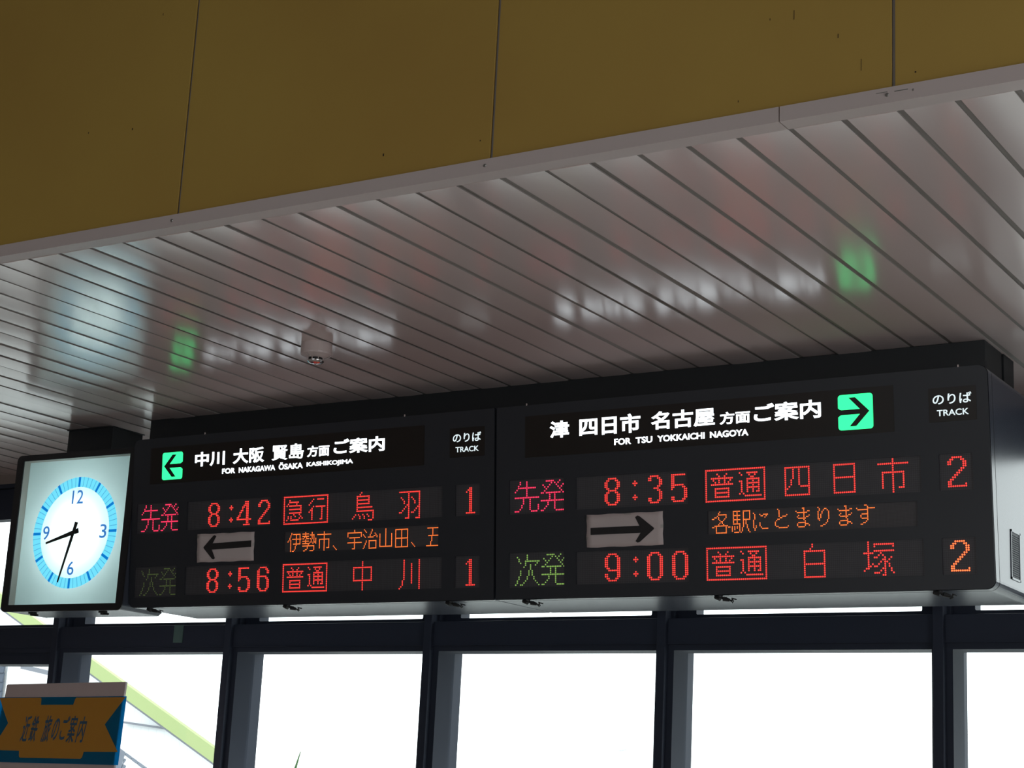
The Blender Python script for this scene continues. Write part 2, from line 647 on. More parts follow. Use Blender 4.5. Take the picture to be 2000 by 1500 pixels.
G = {
    '8': '0:2-6;1:1,2,6,7;2-4:0,1,7,8;5:1,2,6,7;6:2-6;7:1,2,6,7;8-11:0,1,7,8;12:1,2,6,7;13:2-6',
    '3': '0:1-5;1:0,1,5,6;2:0,1,6,7;3-4:6,7;5:5,6;6:3-5;7:5,6;8-10:6,7;11:0,1,6,7;12:0,1,5,6;13:1-5',
    '5': '0:0-7;1-4:0,1;5:0-6;6:0,1,6,7;7:0,7,8;8-10:7,8;11:0,1,7,8;12:0,1,6,7;13:1-6',
    '9': '0:2-6;1:1,2,6,7;2-6:0,1,7,8;7:1,2,7,8;8:2-8;9:7,8;10-11:0,1,7,8;12:1,2,6,7;13:2-6',
    '0': '0:2-6;1:1,2,6,7;2-11:0,1,7,8;12:1,2,6,7;13:2-6',
    '4': '0-1:6-8;2:5-8;3:4,5,7,8;4:4,7,8;5:3,4,7,8;6:2,3,7,8;7:2,7,8;8:1,2,7,8;9:0,1,7,8;10:0-10;11-12:7,8;13:5-9',
    '2': '0:2-6;1:1,2,6,7;2-3:0,1,7,8;4:7,8;5:6,7;6:5,6;7:4,5;8:3,4;9:2,3;10:1,2;11:0,1;12:0,1,8;13:0-8',
    '6': '0:2-6;1:1,6,7;2-3:0,1,7,8;4:0,1;5:0-6;6:0,1,6,7;7-11:0,1,7,8;12:1,2,6,7;13:2-6',
    '1': '0:2,3;1:1-3;2:0,2,3;3-12:2,3;13:0-5',
    ':': '2:1;3:0-2;4:1;9:1;10:0-2;11:1',
    'saki': '0:3,7;1:3,7;2:2,7;3:2-12;4:1,7;5:0,7;6-7:7;8:0-14;9-11:5,9;12-14:14;12-13:4,9;14:3,9;15:0-2,10-13',
    'hatsu': '0:3-7,11;1:6,8,10;2:1,5,9,13;3:2,4,10,12;4:3,11;5:2,12;6:0,1,3-11,13;7-9:5,8;10:0-13;11-12:4,8;13:3,8;14:2,8;15:0,1,9-13',
    'tsugi': '0-2:7;1:1;2-3:2;3:6-14;4:3,6,13;5:6,9,12;6:5,9;7:9;8-10:3,8,10;11-12:2,7,11;13:1,6,12;14:1,5,13;15:0,3,4,14',
    'tori': '0:6;1:5;2:3-11;3:3,11;4:3-11;5:3,11;6:3-11;7:3;8:3-13;9:3;10:3-14;11:14;12:2,4,7,10,14;13:1,5,8,11,14;14:0,5,8,14;15:11-13',
    'hane': '0:0-13;1-14:6,13;3:1,8;4:2,9;5-6:3,10;7:5;8:4,12;9:3,11;10:2,10;11:0,1,8,9;14:4,5,11,12',
    'naka': '0-15:6;3:0-12;10:0-12;3-10:0,12',
    'kawa': '0-10:3;0-15:13;2-12:8;11-13:2;14:1;15:0',
    'yon': '0:0-12;13:0-12;0-13:0,12;0-5:4;6-8:3;9:2,8-12;10:1;0-8:7',
    'nichi': '0:0-10;6:0-10;13:0-10;0-13:0,10',
    'ichi': '0-15:7;2:0-14;6:2-12;6-13:2,12;13:10-12',
    'shiro': '0-1:4;2:3;3:0-10;9:0-10;15:0-10;3-15:0,10',
    'tsuka': '0-12:2;5:0-4;10:4;11:3,5,6;12:1;13:0;1:5-14;2:5,14;4:5-14;5:8;6:7,9;7:5,6,10,13;8:9,10,12;9:8,10,11;10:7,10,12;11:10,12;12:9,10,13;13:8,10,13;14:5-7,10,14;15:9,10',
    'fu': '2:6,11;3:7,10;4:3-14;5:4,7,10,13;6:5,7,10,12;7:3-14;9:5-12;10:5,12;11:5-12;12:5,12;13:5-12',
    'tsuu': '2:18,22-27;3:19,23,26;4:24,25;5:22-28;6:18,19,22,25,28;7:19,22-28;8:19,22,25,28;9:19,22-28;10:19,22,25,28;11:19,22,25,27,28;12:18,20;13:21-29',
    'kyuu': '2:4;3:4-10;4:3,9;5:2,4-12;6:12;7:4-12;8:12;9:4-12;10:7,11;11:3,5,8,12;12:3,5,11,13;13:2,5-10',
    'kou': '2:21,24-28;3:20;4:19;5:18;6:21,23-29;7:20,27;8:19,20,27;9:18,20,27;10-12:20,27;13:20,26,27',
    'box': '0:0-31;15:0-31;0-15:0,31',
    'kaku': '0:6;1:5;2:5-11;3:4,11;4:2,3,5,11;5:0,1,5,10;6:6,9;7:7,8;8:6,8;9:5,9;10:2-12;11:0,1,13,14;11-15:3,11;15:3-11',
    'eki': '0:1-6,9-14;0-9:1,4;3:1-6;6:1-6,9-14;9:1-6;10-14:6;11-14:0;11-13:2;11-12:4;15:2-5,7;12-14:8;0-11:9;0-6:14;7-9:11;10-12:12;13-14:13;15:14',
    'ni': '2:1;3-6:2;7-12:1;13-14:2;11-12:3;3:6,9-12;4:7,8,11;5:10;9-11:6;12:7;13:8-12',
    'to': '0:3;1-5:4;4:10;5:7-9;6:5,6;7:3,4;8:2;9-11:1;12:2,3,11;13:4-10',
    'ma': '0:5,6;0-8:6;2:0,9,10;3:1-8;5:2,10;6:1,8,9;7:2-7;9:7;10:2-7;11:1,7-9;12:1,7,10;13:2-6',
    'ri': '0:0;1:1,5,6;2:1,4,7;3-8:0,8;3-4:3;5-7:2;8-9:1;9-10:7;11:6;12:4,5;13:2,3',
    'su': '0:6,7;1-10:8;2:0,8-13;3:1-7;6:4-7;7-8:3;9:4-7;11:7;12:5,6;13:3,4',
    'i': '0:4;1:4,6-13;2-3:3;4-5:2;6:1;7:0;6-15:3;5:5-14;9:6-13;1-9:13;1-10:9;11-13:8;14:7;15:5,6',
    'sei': '0:3,10;1:0-6,10;2:3,8-12;3:0-6;4:2,4;5:0,1,4-6,8;6:3,9;7:0-6,9;8:3,8,10,13;9:0-7,11;3-5:10;2-8:12;5-9:14;10:6;11:0-12;12-13:5;14:3,4;15:1,2,8-11;11-14:12',
    'ten': '12:1;13:2;14:3;15:4',
    'u': '0-1:7;2:0-14;3-5:0,14;6:2-12;6-14:7;10:0-14;15:5-7',
    'ji': '0:1,9;1:2,9;2:3,8;3:8,12;4:0,7,13;5:1,7,11,12,14;6:2,5-10,14;9:3,6-13;10:3;11-12:2;13-14:1;15:0;9-15:6,13;15:6-13',
    'yama': '0-13:7;4-14:1,13;14:1-13',
    'ta': '1:1-13;8:1-13;15:1-13;1-15:1,7,13',
    'go': '1:1-12;2-6:6;7:2-12;8-11:5;12-14:4;7-15:12;15:0-12',
}


def led_mesh(glyphs, u0, v0, pu, pv, rad, w):
    pts = set()
    for g in glyphs:
        pts |= parse(G[g])
    verts, faces = [], []
    n = 8
    for (c, r) in sorted(pts):
        cx, cy = u0 + c * pu, v0 - r * pv
        b = len(verts)
        for j in range(n):
            a = 2 * PI * (j + 0.5) / n
            verts.append((cx + rad * math.cos(a), cy + rad * math.sin(a), w))
        for j in range(n):
            a = 2 * PI * (j + 0.5) / n
            verts.append((cx + rad * 0.75 * math.cos(a), cy + rad * 0.75 * math.sin(a), w + rad * 0.55))
        for j in range(n):
            faces.append((b + j, b + (j + 1) % n, b + n + (j + 1) % n, b + n + j))
        faces.append(tuple(b + n + j for j in range(n)))
    me = bpy.data.meshes.new('led_character')
    me.from_pydata(verts, [], faces)
    return me


V1, V2 = 0.4823, 0.1797            # first dot row of the two train rows
D1, D2 = 0.4748, 0.1713            # first dot row of the digits
DU = 2.105                         # offset from left board to right board layout


def board(side, uA, uB, label):
    """uA..uB in board-line coordinates"""
    mtx = Matrix.Translation(B0 + BU * uA) @ BROT
    root = empty('departure_board', mtx=mtx, label=label, cat='departure board', group='departure boards')
    W = uB - uA
    inv = mtx.inverted()
    rl = 0.034 if side == 'L' else 0.004
    rr = 0.034 if side == 'R' else 0.004
    sh = 0 if side == 'R' else DU
    off = uA + sh                   # layout written for the right board

    def L(u):
        return u - off
    # windows of the front panel
    wins = {
        'status_top': (2.1385, 2.4035, 0.3505, 0.4935), 'status_low': (2.1385, 2.4035, 0.0485, 0.1915),
        'time_top': (2.4585, 2.9645, 0.3565, 0.4885), 'time_low': (2.4585, 2.9645, 0.0535, 0.1855),
        'train_top': (3.0315, 3.9075, 0.3555, 0.4885), 'train_low': (3.0315, 3.9075, 0.0530, 0.1860),
        'message': (3.0480, 3.8880, 0.2325, 0.3240),
        'track_top': (3.9745, 4.0985, 0.3560, 0.4885), 'track_low': (3.9745, 4.0985, 0.0530, 0.1860),
    }
    # front plate with real cut-outs
    polys = [rrect(0.0015, W - 0.0015, 0.0015, BH - 0.0015, rs=(rl, rr, rr, rl), n=8)]
    for w in wins.values():
        polys.append(rrect(L(w[0]), L(w[1]), w[2], w[3], 0.003, 2))
    link_mesh('front_panel', plate(polys, 0.006, 0.0), M['acryl'], root)
    # case: horizontal box behind the tilted front
    prof = rrect(0.0, W, 0.0, BH, rs=(rl, rr, rr, rl), n=8)
    z0 = B0.z
    yb = 6.594

    def ring(y_of, shrink=0.0):
        out = []
        for (u, v) in prof:
            cu, cv = W / 2, BH / 2
            uu = cu + (u - cu) * (1 - shrink / W * 2)
            vv = cv + (v - cv) * (1 - shrink / BH * 2)
            z = z0 + vv * math.cos(TILT)
            out.append(Vector((B0.x + uA + uu, y_of(vv), z)))
        return out

    def front_y(d):
        return lambda v: B0.y - v * math.sin(TILT) + d
    rings = [ring(front_y(0.006)), ring(front_y(0.046)), ring(front_y(0.047), 0.002), ring(front_y(0.050), 0.002), ring(front_y(0.051)), ring(lambda v: yb)]
    for nm, rset, cap in (('front_rim', rings[0:2], False), ('rim_joint', rings[1:5], False), ('case', rings[4:6], True)):
        bm = bmesh.new()
        rv = [[bm.verts.new(inv @ p) for p in r] for r in rset]
        nn = len(rv[0])
        for a, b in zip(rv[:-1], rv[1:]):
            for i in range(nn):
                bm.faces.new((a[i], a[(i + 1) % nn], b[(i + 1) % nn], b[i]))
        if cap:
            bm.faces.new(rv[-1])
        o = bm_obj(nm, bm, M['case'] if nm != 'rim_joint' else M['black'], root, smooth=False)
    # inside back of the front, so nothing shines through the cut-outs
    me = plate([rrect(0.004, W - 0.004, 0.004, BH - 0.004, rs=(rl, rr, rr, rl), n=6)], 0.004, -0.014)
    link_mesh('backing_plate', me, M['black'], root)
    # smoked sign panels
    sp = plate([rrect(L(2.217), L(3.812), 0.583, 0.757, 0.002, 1)], 0.002, 0.0012)
    sign = link_mesh('sign_panel', sp, M['signpanel'], root)
    sp = plate([rrect(L(3.944), L(4.121), 0.606, 0.732, 0.002, 1)], 0.002, 0.0012)
    tsign = link_mesh('track_sign_panel', sp, M['signpanel'], root)

    def word(body, u0, v0, u1, v1, parent=sign, m_='white', bold=0.026):
        link_mesh('lettering', text_mesh(body, u0 - uA, v0, u1 - uA, v1, 0.0019, 0.0014, bold), M[m_], parent)
    if side == 'L':
        word('中川', 0.3947, 0.6500, 0.5782, 0.7195)
        word('大阪', 0.6278, 0.6500, 0.8150, 0.7215)
        word('賢島', 0.8596, 0.6530, 1.0448, 0.7235, bold=0.016)
        word('方面', 1.0644, 0.6560, 1.1909, 0.7066)
        word('ご案内', 1.2150, 0.6590, 1.4956, 0.7260)
        for t, a, b in (('FOR', .5644, .6434), ('NAKAGAWA', .6653, .8816), ('KASHIKOJIMA', 1.0636, 1.3243)):
            word(t, a, 0.6085, b, 0.6335, bold=0.030)
        word('ŌSAKA', .9026, 0.6085, 1.0419, 0.6415, bold=0.030)
    else:
        word('津', 2.3362, 0.6565, 2.4291, 0.7270)
        word('四日市', 2.4773, 0.6545, 2.7587, 0.7320)
        word('名古屋', 2.8064, 0.6580, 3.0861, 0.7310)
        word('方面', 3.1069, 0.6582, 3.2359, 0.7069)
        word('ご案内', 3.2521, 0.6565, 3.5268, 0.7279)
        for t, a, b in (('FOR', 2.6389, 2.7160), ('TSU', 2.7369, 2.8117), ('YOKKAICHI', 2.8334, 3.0415), ('NAGOYA', 3.0645, 3.2277)):
            word(t, a, 0.6090, b, 0.6345, bold=0.030)
    word('のりば', 3.9600 - sh, 0.6700, 4.1040 - sh, 0.7095, tsign, 'white2', 0.014)
    word('TRACK', 3.9745 - sh, 0.6275, 4.0925 - sh, 0.6505, tsign, 'white2', 0.016)
    # green arrow sign, arrow cut as a black shape on the lit square
    if side == 'L':
        a0, a1, av0, av1, flip = 0.1890, 0.3170, 0.600, 0.7300, False
    else:
        a0, a1, av0, av1, flip = 3.5955, 3.7320, 0.6015, 0.7350, True
    a0, a1 = a0 - uA, a1 - uA
    gs = link_mesh('green_arrow_sign', plate([rrect(a0, a1, av0, av1, 0.012, 5)], 0.002, 0.0024), M['green'], root)
    pts = [(0.50, .91), (0.69, .91), (0.37, .57), (0.90, .57), (0.945, .585), (0.985, .62), (1.03, .64), (1.03, .36), (0.985, .38), (0.945, .415), (0.90, .43), (0.37, .43), (0.67, .10), (.48, .10), (0.10, .5)]
    pl = []
    for x, y in pts:
        if flip:
            x = 1 - x
        pl.append((a0 + x * (a1 - a0), av0 + y * (av1 - av0)))
    link_mesh('arrow', plate([pl], 0.001, 0.0032), M['signpanel'], gs)
    # LED modules with their lit characters
    mods = {}
    for nm, w in wins.items():
        pm = M['ledpanel_fine'] if nm == 'message' else M['ledpanel']
        me = plate([rrect(L(w[0]) - 0.002, L(w[1]) + 0.002, w[2] - 0.002, w[3] + 0.002)], 0.003, -0.0065)
        mods[nm] = link_mesh('led_module', me, pm, root)

    def led(mod, glyphs, u, v, m_='led_red', fine=False):
        pu, pv = (0.00525, 0.00538) if fine else (DOT_P, 0.00805)
        me = led_mesh(glyphs if isinstance(glyphs, (list, tuple)) else [glyphs], u - uA, v, pu, pv, 0.0022 if fine else 0.0033, -0.0064)
        link_mesh('led_character', me, M[m_], mods[mod], kind='stuff')
    if side == 'L':
        led('status_top', 'saki', .0630, V1, 'led_crimson')
        led('status_top', 'hatsu', .1888, V1, 'led_crimson')
        led('status_low', 'tsugi', .0660, V2, 'led_green_dim')
        led('status_low', 'hatsu', .1930, V2, 'led_green_dim')
        for g, u in (('8', .4840), (':', .6125), ('4', .6575), ('2', .7845)):
            led('time_top', g, u, 0.4735)
        for g, u in (('8', .4870), (':', .6165), ('5', .6770), ('6', .7885)):
            led('time_low', g, u, 0.1695)
        for g in ('box', 'kyuu', 'kou'):
            led('train_top', g, .9345, V1 - 0.001)
        led('train_top', 'tori', 1.3217, V1 - 0.001)
        led('train_top', 'hane', 1.5757, V1 - 0.010)
        for g in ('box', 'fu', 'tsuu'):
            led('train_low', g, .9370, V2 - 0.002)
        led('train_low', 'naka', 1.3330, V2 - 0.002)
        led('train_low', 'kawa', 1.5790, V2 - 0.002)
        led('track_top', '1', 1.9228, 0.4725)
        led('track_low', '1', 1.9240, 0.1700)
        for g, u in (('i', .9605), ('sei', 1.0450), ('ichi', 1.1290), ('ten', 1.2130), ('u', 1.2975), ('ji', 1.3825), ('yama', 1.4666), ('ta', 1.5510), ('ten', 1.6360), ('go', 1.7195)):
            led('message', g, u, 0.3172, 'led_orange', True)
    else:
        led('status_top', 'saki', 2.1657, V1, 'led_crimson')
        led('status_top', 'hatsu', 2.2920, V1, 'led_crimson')
        led('status_low', 'tsugi', 2.1685, V2, 'led_green')
        led('status_low', 'hatsu', 2.2958, V2, 'led_green')
        for g, u in (('8', 2.5920), (':', 2.7197), ('3', 2.7902), ('5', 2.8921)):
            led('time_top', g, u, D1)
        for g, u in (('9', 2.5915), (':', 2.7207), ('0', 2.7820), ('0', 2.8925)):
            led('time_low', g, u, D2)
        for g in ('box', 'fu', 'tsuu'):
            led('train_top', g, 3.0408, V1)
            led('train_low', g, 3.0410, V2)
        led('train_top', 'yon', 3.3732, D1)
        led('train_top', 'nichi', 3.5698, D1)
        led('train_top', 'ichi', 3.7428, V1 + 0.001)
        led('train_low', 'shiro', 3.4437, V2 + 0.001)
        led('train_low', 'tsuka', 3.6790, V2 + 0.0015)
        led('track_top', '2', 4.0065, D1 + 0.001)
        led('track_low', '2', 4.0062, D2 + 0.002, 'led_amber')
        for g, u in (('kaku', 3.0660), ('eki', 3.1496), ('ni', 3.2339), ('to', 3.3235), ('ma', 3.4136), ('ri', 3.5021), ('ma', 3.5814), ('su', 3.6546)):
            led('message', g, u, 0.3188, 'led_orange', True)
    # latches under the bottom edge
    for wx in ((-5.891, -5.063, -4.180) if side == 'L' else (-3.799, -2.927, -2.067)):
        bm = bmesh.new()
        yy = 6.150
        zz = ZB - 0.002
        tw = random.uniform(-0.25, 0.25)

        def P(a, b, c):
            ca, sa = math.cos(tw), math.sin(tw)
            a, b, c = a * 1.45, b * 1.3, c * 1.25
            return inv @ Vector((wx + a * ca - b * sa, yy + 0.036 + a * sa + b * ca, zz + c))
        add_cyl(bm, P(-0.020, -0.018, -0.001), P(-0.004, -0.018, -0.006), 0.0075, 0.0100, 10)
        add_cyl(bm, P(-0.004, -0.018, -0.003), P(-0.004, -0.018, 0.003), 0.010, 0.010, 12)
        add_cyl(bm, P(0.004, -0.014, -0.007), P(0.020, -0.006, -0.011), 0.009, 0.006, 8)
        add_cyl(bm, P(-0.002, -0.014, -0.002), P(0.010, -0.01, -0.012), 0.005, 0.005, 6)
        add_tube(bm, [P(0.010, -0.012, -0.002), P(0.022, 0.0, -0.013), P(0.028, -0.004, -0.006), P(0.034, 0.006, -0.008)], 0.0026)
        add_tube(bm, [P(0.010, 0.0, -0.004), P(0.018, 0.012, -0.016), P(0.026, 0.004, -0.014), P(0.026, -0.006, -0.004)], 0.0022)
        bm_obj('latch', bm, M['black'], root)
    # small screw tabs on the top edge
    for uu in ((0.45, 1.6) if side == 'L' else (0.150, 1.985)):
        bm = bmesh.new()
        add_box(bm, uu - 0.0022, uu + 0.0022, BH - 0.003, BH + 0.006, -0.002, 0.002)
        bm_obj('screw_tab', bm, M['plastic'], root)
    if side == 'R':
        # ventilation louvre on the right-hand end
        bm = bmesh.new()
        X = B0.x + uB
        bk = [bm.verts.new(inv @ Vector((X + 0.0008, y, z))) for (y, z) in ((6.326, 2.495), (6.424, 2.495), (6.424, 2.661), (6.326, 2.661))]
        bm.faces.new(bk)
        for j in range(20):
            z = 2.500 + j * 0.008
            q = []
            for (dx, y, dz) in ((0.0, 6.33, 0), (0.0, 6.42, 0), (0.003, 6.42, -0.003), (0.003, 6.33, -0.003)):
                q.append(bm.verts.new(inv @ Vector((X + dx, y, z + dz))))
            bm.faces.new(q)
            q2 = [bm.verts.new(inv @ Vector((X + dx, y, z + dz))) for (dx, y, dz) in ((0.003, 6.33, -0.003), (0.003, 6.42, -0.003), (0.001, 6.42, -0.005), (0.001, 6.33, -0.005))]
            bm.faces.new(q2)
        lou = bm_obj('vent_louvre', bm, mat('grey_vent_mesh', (0.055, 0.062, 0.078), 0.6), root)
        bm = bmesh.new()
        for (y0, y1, za, zb) in ((6.318, 6.326, 2.487, 2.669), (6.424, 6.432, 2.487, 2.669), (6.318, 6.432, 2.487, 2.495), (6.318, 6.432, 2.661, 2.669)):
            vs = []
            for dx in (0.0, 0.003):
                for (y, z) in ((y0, za), (y1, za), (y1, zb), (y0, zb)):
                    vs.append(bm.verts.new(inv @ Vector((X + dx, y, z))))
            bm.faces.new(vs[4:8])
            for i in range(4):
                bm.faces.new((vs[i], vs[(i + 1) % 4], vs[4 + (i + 1) % 4], vs[4 + i]))
        bm_obj('vent_frame', bm, M['case'], root)
    return root


board('L', 0.0, 2.0655, 'left black departure board with green left arrow, showing 8:42 and 8:56 in red')
board('R', 2.0735, 4.1649, 'right black departure board with green right arrow, showing 8:35 and 9:00 in red')


# ------------------------------------------------------------------ paper arrow signs taped to the boards
def paper_sign(u0, u1, v0, v1, right, label):
    mtx = Matrix.Translation(B0) @ BROT @ Matrix.Translation((u0, v0, 0.0012))
    root = empty('paper_sign', mtx=mtx, label=label, cat='sign', group='paper arrow signs taped to the boards')
    W, H = u1 - u0, v1 - v0
    bm = bmesh.new()
    nx, ny = 14, 6
    top, bot = [], []
    for j in range(ny + 1):
        rt, rb = [], []
        for i in range(nx + 1):
            x, y = W * i / nx, H * j / ny
            ex = 0.0012 * math.sin(i * 1.3 + (2 if right else 0)) * (1 if j in (0, ny) else 0)
            exx = 0.0015 * math.sin(j * 1.9 + 1) * (1 if i in (0, nx) else 0)
            z = 0.0012 + 0.0012 * math.sin(x * 24 + y * 15 + (1.5 if right else 0))
            rt.append(bm.verts.new((x + exx, y + ex, z + 0.0004)))
            rb.append(bm.verts.new((x + exx, y + ex, z - 0.0002)))
        top.append(rt)
        bot.append(rb)
    for j in range(ny):
        for i in range(nx):
            bm.faces.new((top[j][i], top[j][i + 1], top[j + 1][i + 1], top[j + 1][i]))
            bm.faces.new((bot[j][i], bot[j + 1][i], bot[j + 1][i + 1], bot[j][i + 1]))
    for j in range(ny):
        bm.faces.new((top[j][0], top[j + 1][0], bot[j + 1][0], bot[j][0]))
        bm.faces.new((top[j][nx], bot[j][nx], bot[j + 1][nx], top[j + 1][nx]))
    for i in range(nx):
        bm.faces.new((top[0][i], bot[0][i], bot[0][i + 1], top[0][i + 1]))
        bm.faces.new((top[ny][i], top[ny][i + 1], bot[ny][i + 1], bot[ny][i]))
    bm_obj('paper', bm, M['paper'], root, smooth=True)
    # printed arrow
    A = [(0.055, 0.385), (0.055, 0.60), (0.70, 0.60), (0.645, 0.86), (0.672, 0.91), (0.70, 0.89), (0.885, 0.52), (0.885, 0.48), (0.705, 0.115), (0.675, 0.095), (0.648, 0.14), (0.715, 0.385)]
    if not right:
        A = [(0.955, 0.47), (0.955, 0.70), (0.345, 0.66), (0.275, 0.655), (0.338, 0.90), (0.312, 0.94), (0.285, 0.92), (0.120, 0.54), (0.120, 0.50), (0.275, 0.11), (0.302, 0.09), (0.326, 0.13), (0.265, 0.435)]
    link_mesh('arrow', plate([[(x * W, y * H) for x, y in A]], 0.0012, 0.0042), M['ink'], root)
    for (x, y, w_, h_) in ((-0.012, H - 0.02, 0.02, 0.016), (W - 0.010, H * 0.5, 0.018, 0.014), (W * 0.5, H - 0.006, 0.03, 0.010), (-0.012, 0.03, 0.018, 0.014)):
        box_obj('tape', (x, x + w_, y, y + h_, 0.0030, 0.0033), M['tape'], root)


paper_sign(0.4270, 0.7700, 0.2020, 0.3335, False, 'white paper sheet with black left-pointing arrow taped to the left board')
paper_sign(2.5110, 2.8555, 0.2005, 0.3325, True, 'white paper sheet with black right-pointing arrow taped to the right board')

# ------------------------------------------------------------------ square lit clock
TH = math.radians(1.6)
ux = Vector((math.cos(TH), math.sin(TH), 0))
uz = Vector((0, 0, 1))
un = ux.cross(uz)                       # towards the viewer
CM = Matrix((ux, uz, un)).transposed().to_4x4()
CM.translation = Vector((-6.42841, 6.08, 2.7963))
clock = empty('wall_clock', mtx=CM, label='square illuminated clock in a black frame with cyan dial ring, showing 8:33', cat='clock')
X0c, X1c, Z0c, Z1c = -0.392, 0.408, -0.385, 0.4035
ox0, ox1, oz0, oz1 = -0.346, 0.366, -0.351, 0.3745
link_mesh('bezel', plate([rrect(X0c, X1c, Z0c, Z1c, 0.028, 6), rrect(ox0, ox1, oz0, oz1)], 0.006, 0.0), M['bezel'], clock)
bm = bmesh.new()
prof = rrect(X0c + 0.003, X1c - 0.003, Z0c + 0.003, Z1c - 0.003, 0.026, 6)
r0 = [bm.verts.new((x, z, -0.0061)) for x, z in prof]
r1 = [bm.verts.new((x, z, -0.285)) for x, z in prof]
for i in range(len(prof)):
    j = (i + 1) % len(prof)
    bm.faces.new((r0[i], r0[j], r1[j], r1[i]))
bm.faces.new(r1)
bm_obj('housing', bm, M['case'], clock)
bm = bmesh.new()                        # white interior reflector, open at the front
a = [bm.verts.new(p) for p in ((ox0 - .002, oz0 - .002, -0.050), (ox1 + .002, oz0 - .002, -0.050), (ox1 + .002, oz1 + .002, -0.050), (ox0 - .002, oz1 + .002, -0.050))]
b = [bm.verts.new((v.co.x, v.co.y, -0.262)) for v in a]
for i in range(4):
    j = (i + 1) % 4
    bm.faces.new((a[i], b[i], b[j], a[j]))
bm.faces.new(b[::-1])
bm_obj('reflector_box', bm, M['reflect'], clock)
FD = -0.046
link_mesh('inner_lip', plate([rrect(ox0 - .006, ox1 + .006, oz0 - .006, oz1 + .006), rrect(ox0, ox1, oz0, oz1)], 0.039, -0.0063), mat('grey_inner_lip', (0.55, 0.52, 0.47), 0.6), clock)
dial = link_mesh('clock_face', plate([rrect(ox0 - 0.005, ox1 + 0.005, oz0 - 0.005, oz1 + 0.005)], 0.003, FD), M['diffuser'], clock)
me = bpy.data.meshes.new('lamp_tube')
bm = bmesh.new()
vs = []
RC, rc, nn, mm_ = 0.125, 0.013, 32, 8
HX, HZ = 0.0075, 0.0075
for i in range(nn):
    row = []
    for j in range(mm_):
        A_, B_ = 2 * PI * i / nn, 2 * PI * j / mm_
        row.append(bm.verts.new((HX + (RC + rc * math.cos(B_)) * math.cos(A_), HZ + (RC + rc * math.cos(B_)) * math.sin(A_), -0.150 + rc * math.sin(B_))))
    vs.append(row)
for i in range(nn):
    for j in range(mm_):
        bm.faces.new((vs[i][j], vs[(i + 1) % nn][j], vs[(i + 1) % nn][(j + 1) % mm_], vs[i][(j + 1) % mm_]))
bm_obj('lamp_tube', bm, M['tube'], clock, smooth=True)


def ring_poly(r, n=96):
    return [(HX + r * math.cos(2 * PI * i / n), HZ + r * math.sin(2 * PI * i / n)) for i in range(n)]


link_mesh('dial_ring', plate([ring_poly(0.2770), ring_poly(0.2265)], 0.0008, FD + 0.0010), M['ring'], dial)


def bar(ang, r0_, r1_, w0_, w1_, z, d):
    """bar along a clock angle (clockwise from 12)"""
    s, c = math.sin(ang), math.cos(ang)
    pts = []
    for r_, w_ in ((r0_, w0_), (r1_, w1_)):
        for sg in ((-1, 1) if not pts else (1, -1)):
            pts.append((HX + r_ * s + sg * w_ / 2 * c, HZ + r_ * c - sg * w_ / 2 * s))
    return plate([pts], d, z)


for h in range(12):
    link_mesh('hour_mark', bar(h * PI / 6, 0.2265, 0.2770, 0.0125, 0.0140, FD + 0.0022, 0.0008), M['hourmark'], dial)
for k2 in range(60):
    if k2 % 5:
        link_mesh('minute_mark', bar(k2 * PI / 30, 0.2270, 0.2765, 0.0024, 0.0028, FD + 0.0018, 0.0006), M['tick'], dial)
for t, cx_, cz_, w_, h_ in (('12', -0.002, 0.177, 0.074, 0.068), ('3', 0.190, 0.0, 0.043, 0.068), ('6', 0.0, -0.177, 0.043, 0.068), ('9', -0.190, 0.003, 0.043, 0.068)):
    link_mesh('numeral', text_mesh(t, HX + cx_ - w_ / 2, HZ + cz_ - h_ / 2, HX + cx_ + w_ / 2, HZ + cz_ + h_ / 2, FD + 0.0015, 0.0008, 0.003), M['numeral'], dial)
link_mesh('hour_hand', bar(math.radians(254.8), -0.032, 0.188, 0.025, 0.010, FD + 0.0062, 0.002), M['hand'], clock)
link_mesh('minute_hand', bar(math.radians(196.2), -0.052, 0.256, 0.021, 0.008, FD + 0.0090, 0.002), M['hand'], clock)
bm = bmesh.new()
add_cyl(bm, (HX, HZ, FD + 0.0005), (HX, HZ, FD + 0.0105), 0.009, 0.009, 16)
bm_obj('hub', bm, M['hand'], clock)
for wx in (-0.232, 0.235):
    bm = bmesh.new()
    zb = Z0c + 0.003
    add_box(bm, wx - 0.020, wx + 0.018, zb - 0.007, zb, -0.075, -0.05, bev=0.002)
    add_cyl(bm, (wx - 0.004, zb - 0.006, -0.062), (wx - 0.004, zb - 0.016, -0.062), 0.011, 0.008, 12)
    add_cyl(bm, (wx + 0.0, zb - 0.012, -0.062), (wx + 0.030, zb - 0.012, -0.070), 0.005, 0.005, 8)
    bm_obj('latch', bm, M['black'], clock)

# ------------------------------------------------------------------ smoke detector
det = empty('smoke_detector', mtx=Matrix.Translation((-4.361, 5.355, ZC)) @ Matrix.Diagonal((1.13, 1.13, 1.13, 1)), label='round white smoke detector with silver sensor cage on the slatted ceiling', cat='smoke detector')


def lathe(name, prof, material, parent, n=40, smooth=True):
    bm = bmesh.new()
    rows = []
    for (r_, z_) in prof:
        rows.append([bm.verts.new((r_ * math.cos(2 * PI * i / n), r_ * math.sin(2 * PI * i / n), z_)) for i in range(n)])
    for p, q in zip(rows[:-1], rows[1:]):
        for i in range(n):
            bm.faces.new((p[i], p[(i + 1) % n], q[(i + 1) % n], q[i]))
    bm.faces.new(rows[0])
    bm.faces.new(rows[-1])
    o = bm_obj(name, bm, material, parent)
    return o


